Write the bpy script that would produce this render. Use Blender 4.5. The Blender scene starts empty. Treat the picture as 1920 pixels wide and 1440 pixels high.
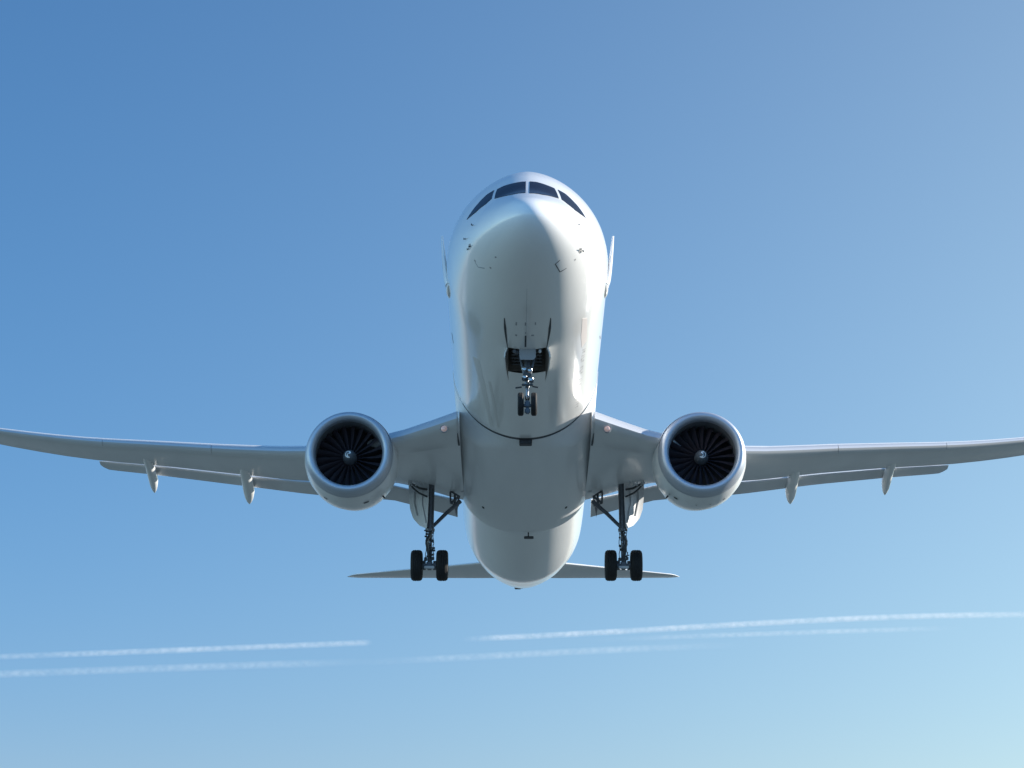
import bpy, bmesh, math, random
import numpy as np
from mathutils import Vector, Matrix
random.seed(4)
SC = bpy.context.scene
COL = SC.collection
R = math.radians

# ------------------------------------------------------------------ camera
PITCH = 4.9                      # the airliner flies nose-up by this much
LOOK = 13.4                      # the photographer looks up by this much
cam_d = bpy.data.cameras.new("camera"); cam = bpy.data.objects.new("camera", cam_d); COL.objects.link(cam)
cam.location = (0, 0, 1.7)
cam.rotation_euler = (R(90 + LOOK), 0, 0)
cam_d.sensor_width = 36; cam_d.lens = 86.25
cam_d.clip_start = 0.5; cam_d.clip_end = 200000
SC.camera = cam
CB = Vector((-0.54, -74.07, -31.38))   # camera in the airliner's own frame (nose tip at y=0, tail at +y)
BODY_ROT = Matrix.Rotation(R(-PITCH), 4, 'X')
ROOT_LOC = cam.location - (BODY_ROT @ CB)

# ------------------------------------------------------------------ sky and sun
azim, elev = R(79), R(23)         # low sun to the right and a little behind the airliner
sun_dir = Vector((math.sin(azim) * math.cos(elev), math.cos(azim) * math.cos(elev), math.sin(elev)))
W = bpy.data.worlds.new("World"); SC.world = W; W.use_nodes = True
nt = W.node_tree; nt.nodes.clear()
sky = nt.nodes.new("ShaderNodeTexSky"); sky.sky_type = 'NISHITA'; sky.sun_disc = False
sky.sun_elevation = elev; sky.sun_rotation = azim
sky.altitude = 2860; sky.air_density = 1.78; sky.dust_density = 0.36; sky.ozone_density = 8.2
bg = nt.nodes.new("ShaderNodeBackground"); bg.inputs[1].default_value = 0.05
ow = nt.nodes.new("ShaderNodeOutputWorld")
def wn(kind, **k):
    n = nt.nodes.new(kind)
    for a, v in k.items(): setattr(n, a, v)
    return n
bal = wn("ShaderNodeMix", data_type='RGBA', blend_type='MULTIPLY'); bal.inputs[0].default_value = 1; bal.inputs[7].default_value = (0.89, 1.255, 1.37, 1)
# pale haze low in the sky on the sun's side (a broad lobe round one compass direction)
hz = Vector((math.sin(R(45)) * math.cos(R(-5)), math.cos(R(45)) * math.cos(R(-5)), math.sin(R(-5))))
wc = wn("ShaderNodeTexCoord"); dt = wn("ShaderNodeVectorMath", operation='DOT_PRODUCT'); dt.inputs[1].default_value = hz
ad = wn("ShaderNodeMath", operation='MULTIPLY_ADD'); ad.inputs[1].default_value = 0.5; ad.inputs[2].default_value = 0.5
pw = wn("ShaderNodeMath", operation='POWER'); pw.inputs[1].default_value = 11.2
vl = wn("ShaderNodeVectorMath", operation='SCALE'); vl.inputs[0].default_value = (6.9, 6.4, 2.1)
sm = wn("ShaderNodeVectorMath", operation='ADD')
L = nt.links.new
L(sky.outputs[0], bal.inputs[6]); L(wc.outputs["Generated"], dt.inputs[0]); L(dt.outputs["Value"], ad.inputs[0]); L(ad.outputs[0], pw.inputs[0]); L(pw.outputs[0], vl.inputs["Scale"])
# bright fill lobes added out of frame behind the photographer and low on the left, and a thin pale band of haze on the horizon
dt2 = wn("ShaderNodeVectorMath", operation='DOT_PRODUCT'); dt2.inputs[1].default_value = Vector((-0.25, -0.85, 0.45)).normalized()
ad2 = wn("ShaderNodeMath", operation='MULTIPLY_ADD'); ad2.inputs[1].default_value = 0.5; ad2.inputs[2].default_value = 0.5
pw2 = wn("ShaderNodeMath", operation='POWER'); pw2.inputs[1].default_value = 4
vl2 = wn("ShaderNodeVectorMath", operation='SCALE'); vl2.inputs[0].default_value = (1.2, 3.4, 6.6)
sp = wn("ShaderNodeSeparateXYZ"); ab = wn("ShaderNodeMath", operation='ABSOLUTE'); om = wn("ShaderNodeMath", operation='SUBTRACT'); om.inputs[0].default_value = 1
pw3 = wn("ShaderNodeMath", operation='POWER'); pw3.inputs[1].default_value = 12
vl3 = wn("ShaderNodeVectorMath", operation='SCALE'); vl3.inputs[0].default_value = (1.8, 0.0, 1.9)
dt4 = wn("ShaderNodeVectorMath", operation='DOT_PRODUCT'); dt4.inputs[1].default_value = Vector((-0.95, -0.25, 0.12)).normalized()
ad4 = wn("ShaderNodeMath", operation='MULTIPLY_ADD'); ad4.inputs[1].default_value = 0.5; ad4.inputs[2].default_value = 0.5
pw4 = wn("ShaderNodeMath", operation='POWER'); pw4.inputs[1].default_value = 8
q4 = wn("ShaderNodeMath", operation='POWER'); q4.inputs[1].default_value = 2.5; m4 = wn("ShaderNodeMath", operation='MULTIPLY')
vl4 = wn("ShaderNodeVectorMath", operation='SCALE'); vl4.inputs[0].default_value = (16.0, 20.5, 15.5); s4 = wn("ShaderNodeVectorMath", operation='ADD')
s2 = wn("ShaderNodeVectorMath", operation='ADD'); s3 = wn("ShaderNodeVectorMath", operation='ADD')
G_ = wc.outputs["Generated"]
L(G_, dt2.inputs[0]); L(dt2.outputs["Value"], ad2.inputs[0]); L(ad2.outputs[0], pw2.inputs[0]); L(pw2.outputs[0], vl2.inputs["Scale"])
L(G_, sp.inputs[0]); L(sp.outputs[2], ab.inputs[0]); L(ab.outputs[0], om.inputs[1]); L(om.outputs[0], pw3.inputs[0]); L(pw3.outputs[0], vl3.inputs["Scale"])
L(bal.outputs[2], sm.inputs[0]); L(vl.outputs[0], sm.inputs[1]); L(sm.outputs[0], s2.inputs[0]); L(vl2.outputs[0], s2.inputs[1]); L(s2.outputs[0], s3.inputs[0]); L(vl3.outputs[0], s3.inputs[1])
L(G_, dt4.inputs[0]); L(dt4.outputs["Value"], ad4.inputs[0]); L(ad4.outputs[0], pw4.inputs[0]); L(om.outputs[0], q4.inputs[0]); L(pw4.outputs[0], m4.inputs[0]); L(q4.outputs[0], m4.inputs[1])
L(m4.outputs[0], vl4.inputs["Scale"]); L(s3.outputs[0], s4.inputs[0]); L(vl4.outputs[0], s4.inputs[1]); L(s4.outputs[0], bg.inputs[0]); L(bg.outputs[0], ow.inputs[0])
sl = bpy.data.lights.new("sun", 'SUN'); sl.energy = 5.0; sl.angle = R(0.53); sl.color = (1.0, 0.94, 0.84)
so = bpy.data.objects.new("sun", sl); COL.objects.link(so)
so.rotation_euler = sun_dir.to_track_quat('Z', 'Y').to_euler(); so.location = (60, 0, 60)
SC.view_settings.view_transform = 'Standard'; SC.view_settings.look = 'None'
SC.view_settings.exposure = 1.0; SC.view_settings.gamma = 1.0
SC.render.engine = 'CYCLES'
SC.cycles.max_bounces = 8; SC.cycles.volume_bounces = 2

# ------------------------------------------------------------------ materials
def mat(name, col, rough=0.4, metal=0.0, coat=0.0, var=0.0, vscale=1.0, bump=0.0, bscale=5.0, emit=None, spec=0.5, coat_rough=0.14):
    m = bpy.data.materials.new(name); m.use_nodes = True
    t = m.node_tree; b = t.nodes["Principled BSDF"]
    b.inputs["Base Color"].default_value = (*col, 1)
    b.inputs["Roughness"].default_value = rough; b.inputs["Metallic"].default_value = metal
    b.inputs["Coat Weight"].default_value = coat; b.inputs["Coat IOR"].default_value = 1.55; b.inputs["Coat Roughness"].default_value = coat_rough
    b.inputs["Specular IOR Level"].default_value = spec
    if emit:
        b.inputs["Emission Color"].default_value = (*emit[0], 1); b.inputs["Emission Strength"].default_value = emit[1]
    tc = t.nodes.new("ShaderNodeTexCoord")
    if var > 0:
        mp = t.nodes.new("ShaderNodeMapping"); mp.inputs["Scale"].default_value = (vscale, vscale * 0.16, vscale)
        n = t.nodes.new("ShaderNodeTexNoise"); n.inputs["Scale"].default_value = 1.0; n.inputs["Detail"].default_value = 7; n.inputs["Roughness"].default_value = 0.6
        mr = t.nodes.new("ShaderNodeMapRange"); mr.inputs[1].default_value = 0.3; mr.inputs[2].default_value = 0.7
        mr.inputs[3].default_value = 1 - var; mr.inputs[4].default_value = 1 + var * 0.3
        mx = t.nodes.new("ShaderNodeMix"); mx.data_type = 'RGBA'; mx.blend_type = 'MULTIPLY'; mx.inputs[0].default_value = 1
        mx.inputs[6].default_value = (*col, 1)
        t.links.new(tc.outputs["Object"], mp.inputs[0]); t.links.new(mp.outputs[0], n.inputs["Vector"])
        t.links.new(n.outputs[0], mr.inputs[0]); t.links.new(mr.outputs[0], mx.inputs[7]); t.links.new(mx.outputs[2], b.inputs["Base Color"])
        rr = t.nodes.new("ShaderNodeMapRange"); rr.inputs[3].default_value = rough * 1.25; rr.inputs[4].default_value = rough * 0.85
        t.links.new(n.outputs[0], rr.inputs[0]); t.links.new(rr.outputs[0], b.inputs["Roughness"])
    if bump > 0:
        n2 = t.nodes.new("ShaderNodeTexNoise"); n2.inputs["Scale"].default_value = bscale; n2.inputs["Detail"].default_value = 4
        bp = t.nodes.new("ShaderNodeBump"); bp.inputs["Strength"].default_value = bump; bp.inputs["Distance"].default_value = 0.02
        t.links.new(tc.outputs["Object"], n2.inputs["Vector"]); t.links.new(n2.outputs[0], bp.inputs["Height"]); t.links.new(bp.outputs[0], b.inputs["Normal"])
    return m
M = dict(
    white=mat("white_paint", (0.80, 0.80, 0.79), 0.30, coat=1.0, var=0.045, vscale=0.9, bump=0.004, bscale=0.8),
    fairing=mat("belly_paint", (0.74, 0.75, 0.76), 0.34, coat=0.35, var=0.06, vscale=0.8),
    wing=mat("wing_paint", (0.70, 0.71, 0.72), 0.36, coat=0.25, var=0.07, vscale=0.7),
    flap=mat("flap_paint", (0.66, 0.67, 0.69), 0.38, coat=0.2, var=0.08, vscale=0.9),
    slat=mat("slat_metal", (0.68, 0.69, 0.70), 0.28, metal=0.55, var=0.05, vscale=1.0),
    lip=mat("lip_metal", (0.46, 0.50, 0.56), 0.42, metal=0.6, var=0.04),
    nacelle=mat("nacelle_paint", (0.74, 0.75, 0.75), 0.30, coat=0.5, var=0.06, vscale=1.4),
    liner=mat("inlet_liner", (0.13, 0.14, 0.155), 0.45, var=0.1, vscale=3),
    blade=mat("fan_blade", (0.065, 0.055, 0.068), 0.38, metal=0.3, var=0.1, vscale=4),
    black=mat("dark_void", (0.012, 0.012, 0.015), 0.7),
    spinner=mat("spinner_paint", (0.11, 0.118, 0.13), 0.4),
    mark=mat("mark_white", (0.92, 0.92, 0.91), 0.4),
    glass=mat("cockpit_glass", (0.010, 0.009, 0.016), 0.12, coat=0.0, spec=0.12),
    frame=mat("window_frame", (0.55, 0.56, 0.57), 0.4),
    tyre=mat("tyre_rubber", (0.006, 0.006, 0.007), 0.75, bump=0.2, bscale=30),
    rim=mat("wheel_rim", (0.42, 0.36, 0.27), 0.4, metal=0.4),
    strut=mat("gear_metal", (0.14, 0.15, 0.17), 0.4, metal=0.4, var=0.2, vscale=8),
    chrome=mat("chrome", (0.46, 0.46, 0.46), 0.22, metal=1.0),
    gearw=mat("gear_white", (0.62, 0.63, 0.64), 0.35),
    dark=mat("dark_seal", (0.03, 0.033, 0.04), 0.55),
    seam=mat("panel_seam", (0.30, 0.31, 0.33), 0.5),
    refl_streak=mat("painted_reflection", (0.62, 0.61, 0.60), 0.4),
    greymark=mat("grey_mark", (0.30, 0.29, 0.29), 0.5),
    redmark=mat("faded_mark", (0.66, 0.61, 0.59), 0.4),
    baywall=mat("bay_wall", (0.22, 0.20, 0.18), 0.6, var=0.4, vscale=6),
    lamp=mat("landing_lamp", (0.62, 0.42, 0.37), 0.15, coat=1.0, emit=((1.0, 0.62, 0.5), 0.06)),
    pipe=mat("hydraulic_pipe", (0.05, 0.055, 0.06), 0.4),
)
g = bpy.data.materials.new("ground_cover"); g.use_nodes = True
t = g.node_tree; b = t.nodes["Principled BSDF"]; b.inputs["Roughness"].default_value = 0.9; b.inputs["Specular IOR Level"].default_value = 0.1
tc = t.nodes.new("ShaderNodeTexCoord"); n1 = t.nodes.new("ShaderNodeTexNoise"); n1.inputs["Scale"].default_value = 0.012; n1.inputs["Detail"].default_value = 9
cr = t.nodes.new("ShaderNodeValToRGB")
cr.color_ramp.elements[0].position = 0.35; cr.color_ramp.elements[0].color = (0.056, 0.079, 0.088, 1)
cr.color_ramp.elements[1].position = 0.65; cr.color_ramp.elements[1].color = (0.083, 0.109, 0.115, 1)
t.links.new(tc.outputs["Object"], n1.inputs["Vector"]); t.links.new(n1.outputs[0], cr.inputs[0]); t.links.new(cr.outputs[0], b.inputs["Base Color"])
M['ground'] = g

# ------------------------------------------------------------------ mesh helpers
def link(name, verts, faces, m, parent=None, smooth=True, angle=35, recalc=True):
    me = bpy.data.meshes.new(name); me.from_pydata([tuple(map(float, v)) for v in verts], [], faces); me.validate()
    if recalc:
        bm = bmesh.new(); bm.from_mesh(me); bmesh.ops.recalc_face_normals(bm, faces=bm.faces); bm.to_mesh(me); bm.free()
    me.materials.append(M[m])
    if smooth:
        me.polygons.foreach_set("use_smooth", [True] * len(me.polygons))
        me.set_sharp_from_angle(angle=R(angle))
    o = bpy.data.objects.new(name, me); COL.objects.link(o)
    if parent: o.parent = parent
    return o

class MB:
    def __init__(s): s.v = []; s.f = []
    def add(s, v, f):
        k = len(s.v); s.v += [tuple(p) for p in v]; s.f += [tuple(i + k for i in q) for q in f]; return s
    def rings(s, rings, close=True, cap=True):
        n = len(rings[0]); v = [p for r in rings for p in r]; f = []
        for i in range(len(rings) - 1):
            for j in range(n if close else n - 1):
                a = i * n + j; b_ = i * n + (j + 1) % n
                f.append((a, b_, b_ + n, a + n))
        if cap and close:
            f.append(tuple(range(n))[::-1]); f.append(tuple(range((len(rings) - 1) * n, len(rings) * n)))
        return s.add(v, f)
    def tube(s, pts, rad, n=12):
        pts = [Vector(p) for p in pts]; rs = []
        rad = rad if isinstance(rad, (list, tuple)) else [rad] * len(pts)
        up = None
        for i, p in enumerate(pts):
            d = (pts[min(i + 1, len(pts) - 1)] - pts[max(i - 1, 0)]).normalized()
            if up is None: up = Vector((1, 0, 0)) if abs(d.x) < 0.8 else Vector((0, 0, 1))
            a = d.cross(up).normalized(); c = d.cross(a).normalized(); up = -c if False else up
            rs.append([p + rad[i] * (math.cos(2 * math.pi * k / n) * a + math.sin(2 * math.pi * k / n) * c) for k in range(n)])
        return s.rings(rs)
    def lathe(s, prof, c, axis='y', n=64, cap=False, tilt=0):
        rs = []
        for r, h in prof:
            ring = []
            for k in range(n):
                a = 2 * math.pi * k / n; p, q = r * math.cos(a), r * math.sin(a)
                if tilt: q = q + tilt * h
                ring.append({'y': (c[0] + p, c[1] + h, c[2] + q), 'x': (c[0] + h, c[1] + p, c[2] + q), 'z': (c[0] + p, c[1] + q, c[2] + h)}[axis])
            rs.append(ring)
        return s.rings(rs, cap=cap)
    def box(s, c, d, bev=0.0, rot=None):
        bm = bmesh.new(); bmesh.ops.create_cube(bm, size=1)
        for v in bm.verts: v.co = Vector((v.co.x * d[0], v.co.y * d[1], v.co.z * d[2]))
        if bev: bmesh.ops.bevel(bm, geom=list(bm.edges), offset=bev, segments=2, affect='EDGES')
        if rot: bmesh.ops.rotate(bm, verts=bm.verts, matrix=rot)
        bm.verts.index_update()
        vs = [v.co + Vector(c) for v in bm.verts]; fs = [tuple(v.index for v in f.verts) for f in bm.faces]; bm.free()
        return s.add(vs, fs)
    def prism(s, poly, off):
        n = len(poly); a = [Vector(p) for p in poly]; o = Vector(off); v = [p - o for p in a] + [p + o for p in a]
        f = [tuple(range(n))[::-1], tuple(range(n, 2 * n))] + [(i, (i + 1) % n, (i + 1) % n + n, i + n) for i in range(n)]
        return s.add(v, f)
    def build(s, name, m, parent=None, **k): return link(name, s.v, s.f, m, parent, **k)

# ------------------------------------------------------------------ setting
SEG = 96
gv = [(0, 0, 0)]; gf = []
radii = [60, 250, 1000, 4000, 16000, 60000]
for r in radii:
    for k in range(SEG):
        a = 2 * math.pi * k / SEG; gv.append((r * math.cos(a), r * math.sin(a), 0))
for k in range(SEG): gf.append((0, 1 + k, 1 + (k + 1) % SEG))
for i in range(len(radii) - 1):
    for k in range(SEG):
        a = 1 + i * SEG + k; b_ = 1 + i * SEG + (k + 1) % SEG; gf.append((a, a + SEG, b_ + SEG, b_))
go = link("ground", gv, gf, 'ground', smooth=False, recalc=False); go['kind'] = 'structure'

# ------------------------------------------------------------------ airliner root
root = bpy.data.objects.new("airliner", None); COL.objects.link(root)
root.location = ROOT_LOC; root.rotation_euler = (R(-PITCH), 0, 0); root.empty_display_size = 3
root['label'] = "white twin-engine jet airliner seen from below, landing gear and flaps down"
root['category'] = "airplane"

# ------------------------------------------------------------------ fuselage surface
TOP=[(0,-.95),(.12,-.62),(.5,-.28),(1,.02),(2,.62),(3,1.34),(4,2.06),(5,2.58),(6,2.83),(7,2.93),(8.5,2.96),(10,2.97),(44,2.97),(50,2.9),(54,2.3),(57,1.1)]
BOT=[(0,-.95),(.12,-1.28),(.5,-1.62),(1,-1.88),(2,-2.2),(3,-2.42),(4,-2.6),(5,-2.74),(6,-2.84),(7,-2.91),(8.5,-2.96),(10,-2.97),(39,-2.97),(42,-2.9),(46,-2.3),(50,-1.5),(54,-.5),(57,.3)]
HW=[(0,.001),(.12,.42),(.5,.9),(1,1.28),(2,1.8),(3,2.15),(4,2.42),(5,2.62),(6,2.76),(7,2.85),(8.5,2.885),(10,2.885),(39,2.885),(42,2.86),(46,2.62),(50,2.05),(54,1.15),(57,.12)]
def mono(T, q):
    P = np.array(T, float); x = P[:, 0]; y = P[:, 1]; h = np.diff(x); d = np.diff(y) / h; m = np.zeros(len(x))
    for i in range(1, len(x) - 1):
        if d[i-1] * d[i] > 0:
            a = 2 * h[i] + h[i-1]; b = h[i] + 2 * h[i-1]; m[i] = (a + b) / (a / d[i-1] + b / d[i])
    m[0] = d[0]; m[-1] = d[-1]
    q = np.clip(q, x[0], x[-1]); i = np.clip(np.searchsorted(x, q, side='right') - 1, 0, len(x) - 2); t = (q - x[i]) / h[i]
    return (2*t**3-3*t**2+1)*y[i] + (t**3-2*t**2+t)*h[i]*m[i] + (-2*t**3+3*t**2)*y[i+1] + (t**3-t**2)*h[i]*m[i+1]
RT = lambda T: [(a ** .5, b) for a, b in T]
def S(Y, ph):
    Y = np.asarray(Y, float); ph = np.asarray(ph, float); s = np.sqrt(Y)
    t = mono(RT(TOP), s); b = mono(RT(BOT), s); w = mono(RT(HW), s); zc = (t + b) * .5
    c = np.cos(ph); sn = np.sin(ph); h = (t - b) * .5
    k = np.clip((Y - .5) / 1.5, 0, 1) * np.clip((9 - Y) / 4, 0, 1) * .30
    e = np.where(sn > 0, 1 + k * .5, 1.)
    c = np.sign(c) * np.abs(c) ** e; sn = np.sign(sn) * np.abs(sn) ** e
    return w * c, Y + 0 * ph, zc + h * sn
def SP(Y, deg, off=0.0, fn=None):
    fn = fn or S; p = R(deg); e = 1e-3
    a = Vector([float(q) for q in fn(Y, p)]); b = Vector([float(q) for q in fn(Y + e, p)]); c = Vector([float(q) for q in fn(Y, p + e)])
    n = (c - a).cross(b - a)
    if n.length > 0: n.normalize()
    ref = Vector((a.x, 0, a.z - (a.z * 0 + 0.0))) if Y > 3 else Vector((a.x, -1.0, a.z + .6))
    if n.dot(ref) < 0: n = -n
    return a + n * off, n

# fuselage skin, with the open rear part of the nose gear bay left out
BAY0, BAY1, BW = 8.0, 10.6, 13.5
Ys = np.concatenate([np.linspace(0.03, 2.83, 70) ** 2, np.linspace(8.2, BAY1, 12), np.linspace(11.25, 39, 50), np.linspace(39.5, 57, 50)])
Ys[69] = BAY0
NP = 240
V = []; F = []
for Yv in Ys:
    ph = np.arange(NP) * 2 * math.pi / NP
    x, y, z = S(Yv, ph)
    V += list(zip(x, y + 0 * x, z))
dphi = 360 / NP
for i in range(len(Ys) - 1):
    for j in range(NP):
        mid = (j + .5) * dphi
        if BAY0 - 1e-3 < (Ys[i] + Ys[i+1]) / 2 < BAY1 and abs(mid - 270) < BW: continue
        a = i * NP + j; b = i * NP + (j + 1) % NP
        F.append((a, b, b + NP, a + NP))
V.append((0, 0, -0.95)); V.append((0, 57.05, .7))
for j in range(NP):
    F.append((len(V) - 2, (j + 1) % NP, j)); k = (len(Ys) - 1) * NP; F.append((len(V) - 1, k + j, k + (j + 1) % NP))
fus = link("fuselage", V, F, 'white', root, angle=60)

def patch(poly, off=0.012, res=0.11, fn=None, thick=True):
    """a polygon drawn in (station, angle) on the skin, filled with small faces that follow the skin"""
    P = [Vector((p[0], R(p[1]) * 2.4, 0)) for p in poly]
    bm = bmesh.new(); vs = [bm.verts.new(p) for p in P]; bm.faces.new(vs)
    xs = [p.x for p in P]; ys = [p.y for p in P]
    for lo, hi, no in ((min(xs), max(xs), (1, 0, 0)), (min(ys), max(ys), (0, 1, 0))):
        k = max(2, int((hi - lo) / res))
        for i in range(1, k):
            q = lo + (hi - lo) * i / k
            bmesh.ops.bisect_plane(bm, geom=bm.verts[:] + bm.edges[:] + bm.faces[:], plane_co=(q, q, 0), plane_no=no)
    bm.verts.index_update()
    top = [SP(v.co.x, math.degrees(v.co.y / 2.4), off, fn)[0] for v in bm.verts]
    f = [tuple(v.index for v in q.verts) for q in bm.faces]
    if thick:
        bmesh.ops.recalc_face_normals(bm, faces=bm.faces)
        n = len(top); bot = [SP(v.co.x, math.degrees(v.co.y / 2.4), -0.01, fn)[0] for v in bm.verts]
        f2 = [tuple(i + n for i in q[::-1]) for q in f]
        for e in bm.edges:
            if e.is_boundary: f2.append((e.verts[0].index, e.verts[1].index, e.verts[1].index + n, e.verts[0].index + n))
        f += f2; top += bot
    bm.free(); return top, f
def skin(name, poly, m, parent=None, **k):
    a = {x: k.pop(x) for x in ('off', 'res', 'fn') if x in k}
    v, f = patch(poly, **a); return link(name, v, f, m, parent or fus, **k)
def strip(pts, w, off=0.006, fn=None, sub=6):
    """a narrow strip following the skin through (station, angle) points; w = widths in metres"""
    ws = w if isinstance(w, (list, tuple)) else [w] * len(pts); v = []; f = []; dense = []
    for i in range(len(pts) - 1):
        for k in range(sub):
            t_ = k / sub; dense.append((pts[i][0] * (1 - t_) + pts[i+1][0] * t_, pts[i][1] * (1 - t_) + pts[i+1][1] * t_, ws[i] * (1 - t_) + ws[i+1] * t_))
    dense.append((*pts[-1], ws[-1]))
    cs = [SP(a, b, off, fn) for a, b, _ in dense]
    for i, (c, n) in enumerate(cs):
        d = (cs[min(i + 1, len(cs) - 1)][0] - cs[max(i - 1, 0)][0]).normalized(); s_ = n.cross(d).normalized() * dense[i][2] * .5
        v += [c - s_, c + s_, c + s_ - n * 0.03, c - s_ - n * 0.03]
        if i: k = i * 4; f += [(k-4+j, k-4+(j+1)%4, k+(j+1)%4, k+j) for j in range(4)]
    f += [(0, 1, 2, 3), (len(v) - 4, len(v) - 3, len(v) - 2, len(v) - 1)]
    return v, f

# cockpit windows
panes = [
 [(3.18,121.5),(3.2,115.5),(3.12,106.0),(3.06,92.8),(1.50,94.2),(1.72,112.5),(2.30,129.0)],
 [(3.06,87.4),(3.10,80.0),(3.06,70.5),(3.05,62.2),(2.12,53.2),(1.55,70.0),(1.42,88.2)],
 [(3.28,124.0),(3.32,131.2),(3.18,142.9),(3.15,152.1),(3.17,161.5),(2.87,157.0),(2.62,151.8),(2.41,139.1),(2.50,130.8)],
 [(3.10,59.0),(3.14,51.5),(2.98,41.0),(2.88,30.0),(2.82,20.5),(2.50,25.5),(2.26,31.5),(2.18,42.0),(2.22,50.2)]]
for p in panes:
    skin("cockpit_window", p, 'glass', off=0.012, res=.1, angle=60)
    c = (sum(q[0] for q in p) / len(p), sum(q[1] for q in p) / len(p))

# small fittings on the nose
def probe(Y, deg, L=.10, r=.016, n='pitot_probe', m='strut'):
    p, nn = SP(Y, deg, 0); b = MB()
    q = p + nn * .06; b.tube([p - nn * .03, q], [r * 1.6, r], 8).tube([q + Vector((0, .06, 0)), q + Vector((0, -L, 0))], [r, r * .6], 8)
    return b.build(n, m, fus)
for Yv, a in ((2.62, -162.5), (2.85, -161.5), (2.9, -173.5), (2.26, -25.0), (2.5, -24.5)): probe(Yv, a)
probe(2.2, 170.5, .12, .015, 'vane'); probe(1.7, 5.5, .08, .012, 'vane')
for Yv, a, w in ((2.55, -163.5, .14), (2.3, -27, .13)):
    skin("sensor_plate", [(Yv, a - 2), (Yv + w * 1.3, a - 2), (Yv + w * 1.3, a + 1.5), (Yv, a + 1.5)], 'greymark', off=.008)
for pts in ([(1.93,-53.5),(2.02,-60.3),(2.59,-58.2),(2.58,-50.5)], [(2.95,-147),(3.05,-141),(2.8,-134.5)]):
    v, f = strip(pts, [.012, .03, .03, .012][:len(pts)], sub=5); link("hatch_seam", v, f, 'seam' if pts[0][1] < -100 else 'dark', fus)
for Yv, a in ((2.5,-129.1),(1.78,-129),(2.46,-37.7),(2.87,-147.3)):
    skin("static_port", [(Yv, a - 1), (Yv + .07, a - 1), (Yv + .07, a + 1), (Yv, a + 1)], 'greymark', off=.006)
for Yv, a in ((12.8, -163.5), (12.6, -17)):
    v, f = strip([(Yv - .35, a - 1.6), (Yv + .35, a + 1.2)], .05); link("service_hatch", v, f, 'dark', fus)
v, f = strip([(3.2, -91), (7.4, -91)], .008, .004); link("keel_seam", v, f, 'seam', fus)
for pts, ws in (([(5.5,-107.3),(6.3,-106.2),(7.2,-105),(8.15,-103.9)], [.03,.09,.06,.02]), ([(5.5,-72.9),(6.3,-73.9),(7.2,-75.1),(8.15,-76.3)], [.03,.09,.06,.02])):
    v, f = strip(pts, ws); link("bay_door_seam", v, f, 'dark', fus)
for Yv, a, l, w in ((5.62,-98.3,.25,1.0),(5.58,-91.5,.25,1.0),(5.6,-84.3,.2,.8),(6.65,-98,.14,1.2),(6.62,-86.4,.12,1.9),(6.4,-91.4,.12,.6)):
    skin("drain_port", [(Yv, a - w/2), (Yv + l, a - w/2), (Yv + l, a + w/2), (Yv, a + w/2)], 'seam', off=.006)
skin("drain_slot", [(6.7, -91.9), (7.75, -91.9), (7.75, -90.7), (6.7, -90.7)], 'dark', off=.006)
# faint markings on the sunny flank
skin("fuselage_marking", [(7.0,-47.5),(7.4,-42.5),(9.9,-41.5),(10.1,-46.5),(8.6,-48.2)], 'redmark', off=.005)
rng = random.Random(7)
yy = 10.5
while yy < 17.3:
    if not (11.9 < yy < 12.25 or 13.4 < yy < 13.6):
        a0 = -43.6 - (yy - 10.5) * .42; l = .17
        kind = rng.randrange(3)
        if kind == 0: segs = [((yy, a0 - 1.6), (yy + .02, a0 + 1.6)), ((yy, a0), (yy + l, a0 + 1.4))]
        elif kind == 1: segs = [((yy, a0 - 1.6), (yy + l, a0 + 1.6))]
        else: segs = [((yy, a0 - 1.6), (yy, a0 + 1.6)), ((yy, a0 - 1.5), (yy + l, a0 - 1.5))]
        mb = MB()
        for s_ in segs: mb.add(*strip(list(s_), .05, .004, sub=2))
        mb.build("fuselage_marking", 'greymark', fus)
    yy += .33

skin("belly_reflection", [(11.0,-133.5),(10.8,-127.5),(13.0,-123.0),(15.5,-119.6),(17.9,-117.0),(17.8,-119.6),(15.0,-124.5),(12.6,-129.5)], 'refl_streak', off=.004)  # reflection streaks on the left belly, painted as grey patches
skin("belly_reflection", [(12.6,-119.6),(12.6,-117.4),(15.0,-114.4),(17.9,-111.0),(17.9,-112.6),(15.0,-116.6)], 'refl_streak', off=.004)
# upright blade fins on the flanks
for s in (-1, 1):
    rs = []
    for t_ in np.linspace(0, 1, 14):
        z = -.55 + 2.15 * t_; x = 2.80 + .27 * t_ ** .6 + (.05 if s > 0 else 0) * t_
        ch = .7 * (1 - t_) + .30; th = .085 * (1 - t_) + .04; yc = 8.05 + .55 * t_
        rs.append([(s * (x + th * math.cos(a)), yc + ch * .5 * math.sin(a) , z + .05 * math.sin(a)) for a in np.linspace(0, 2 * math.pi, 14, endpoint=False)])
    MB().rings(rs).build("side_fin", 'white', root)
    b = MB(); rs = []
    for t_ in np.linspace(0, 1, 9):
        r = .11 * math.sin(math.pi * (0.12 + .86 * t_)); rs.append([(s * (2.80 + r * .9 * math.cos(a)), 7.6 + 1.2 * t_, -.62 - .1 * t_ + r * 1.5 * math.sin(a)) for a in np.linspace(0, 2 * math.pi, 14, endpoint=False)])
    b.rings(rs).build("fin_fairing", 'white', root)

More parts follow.
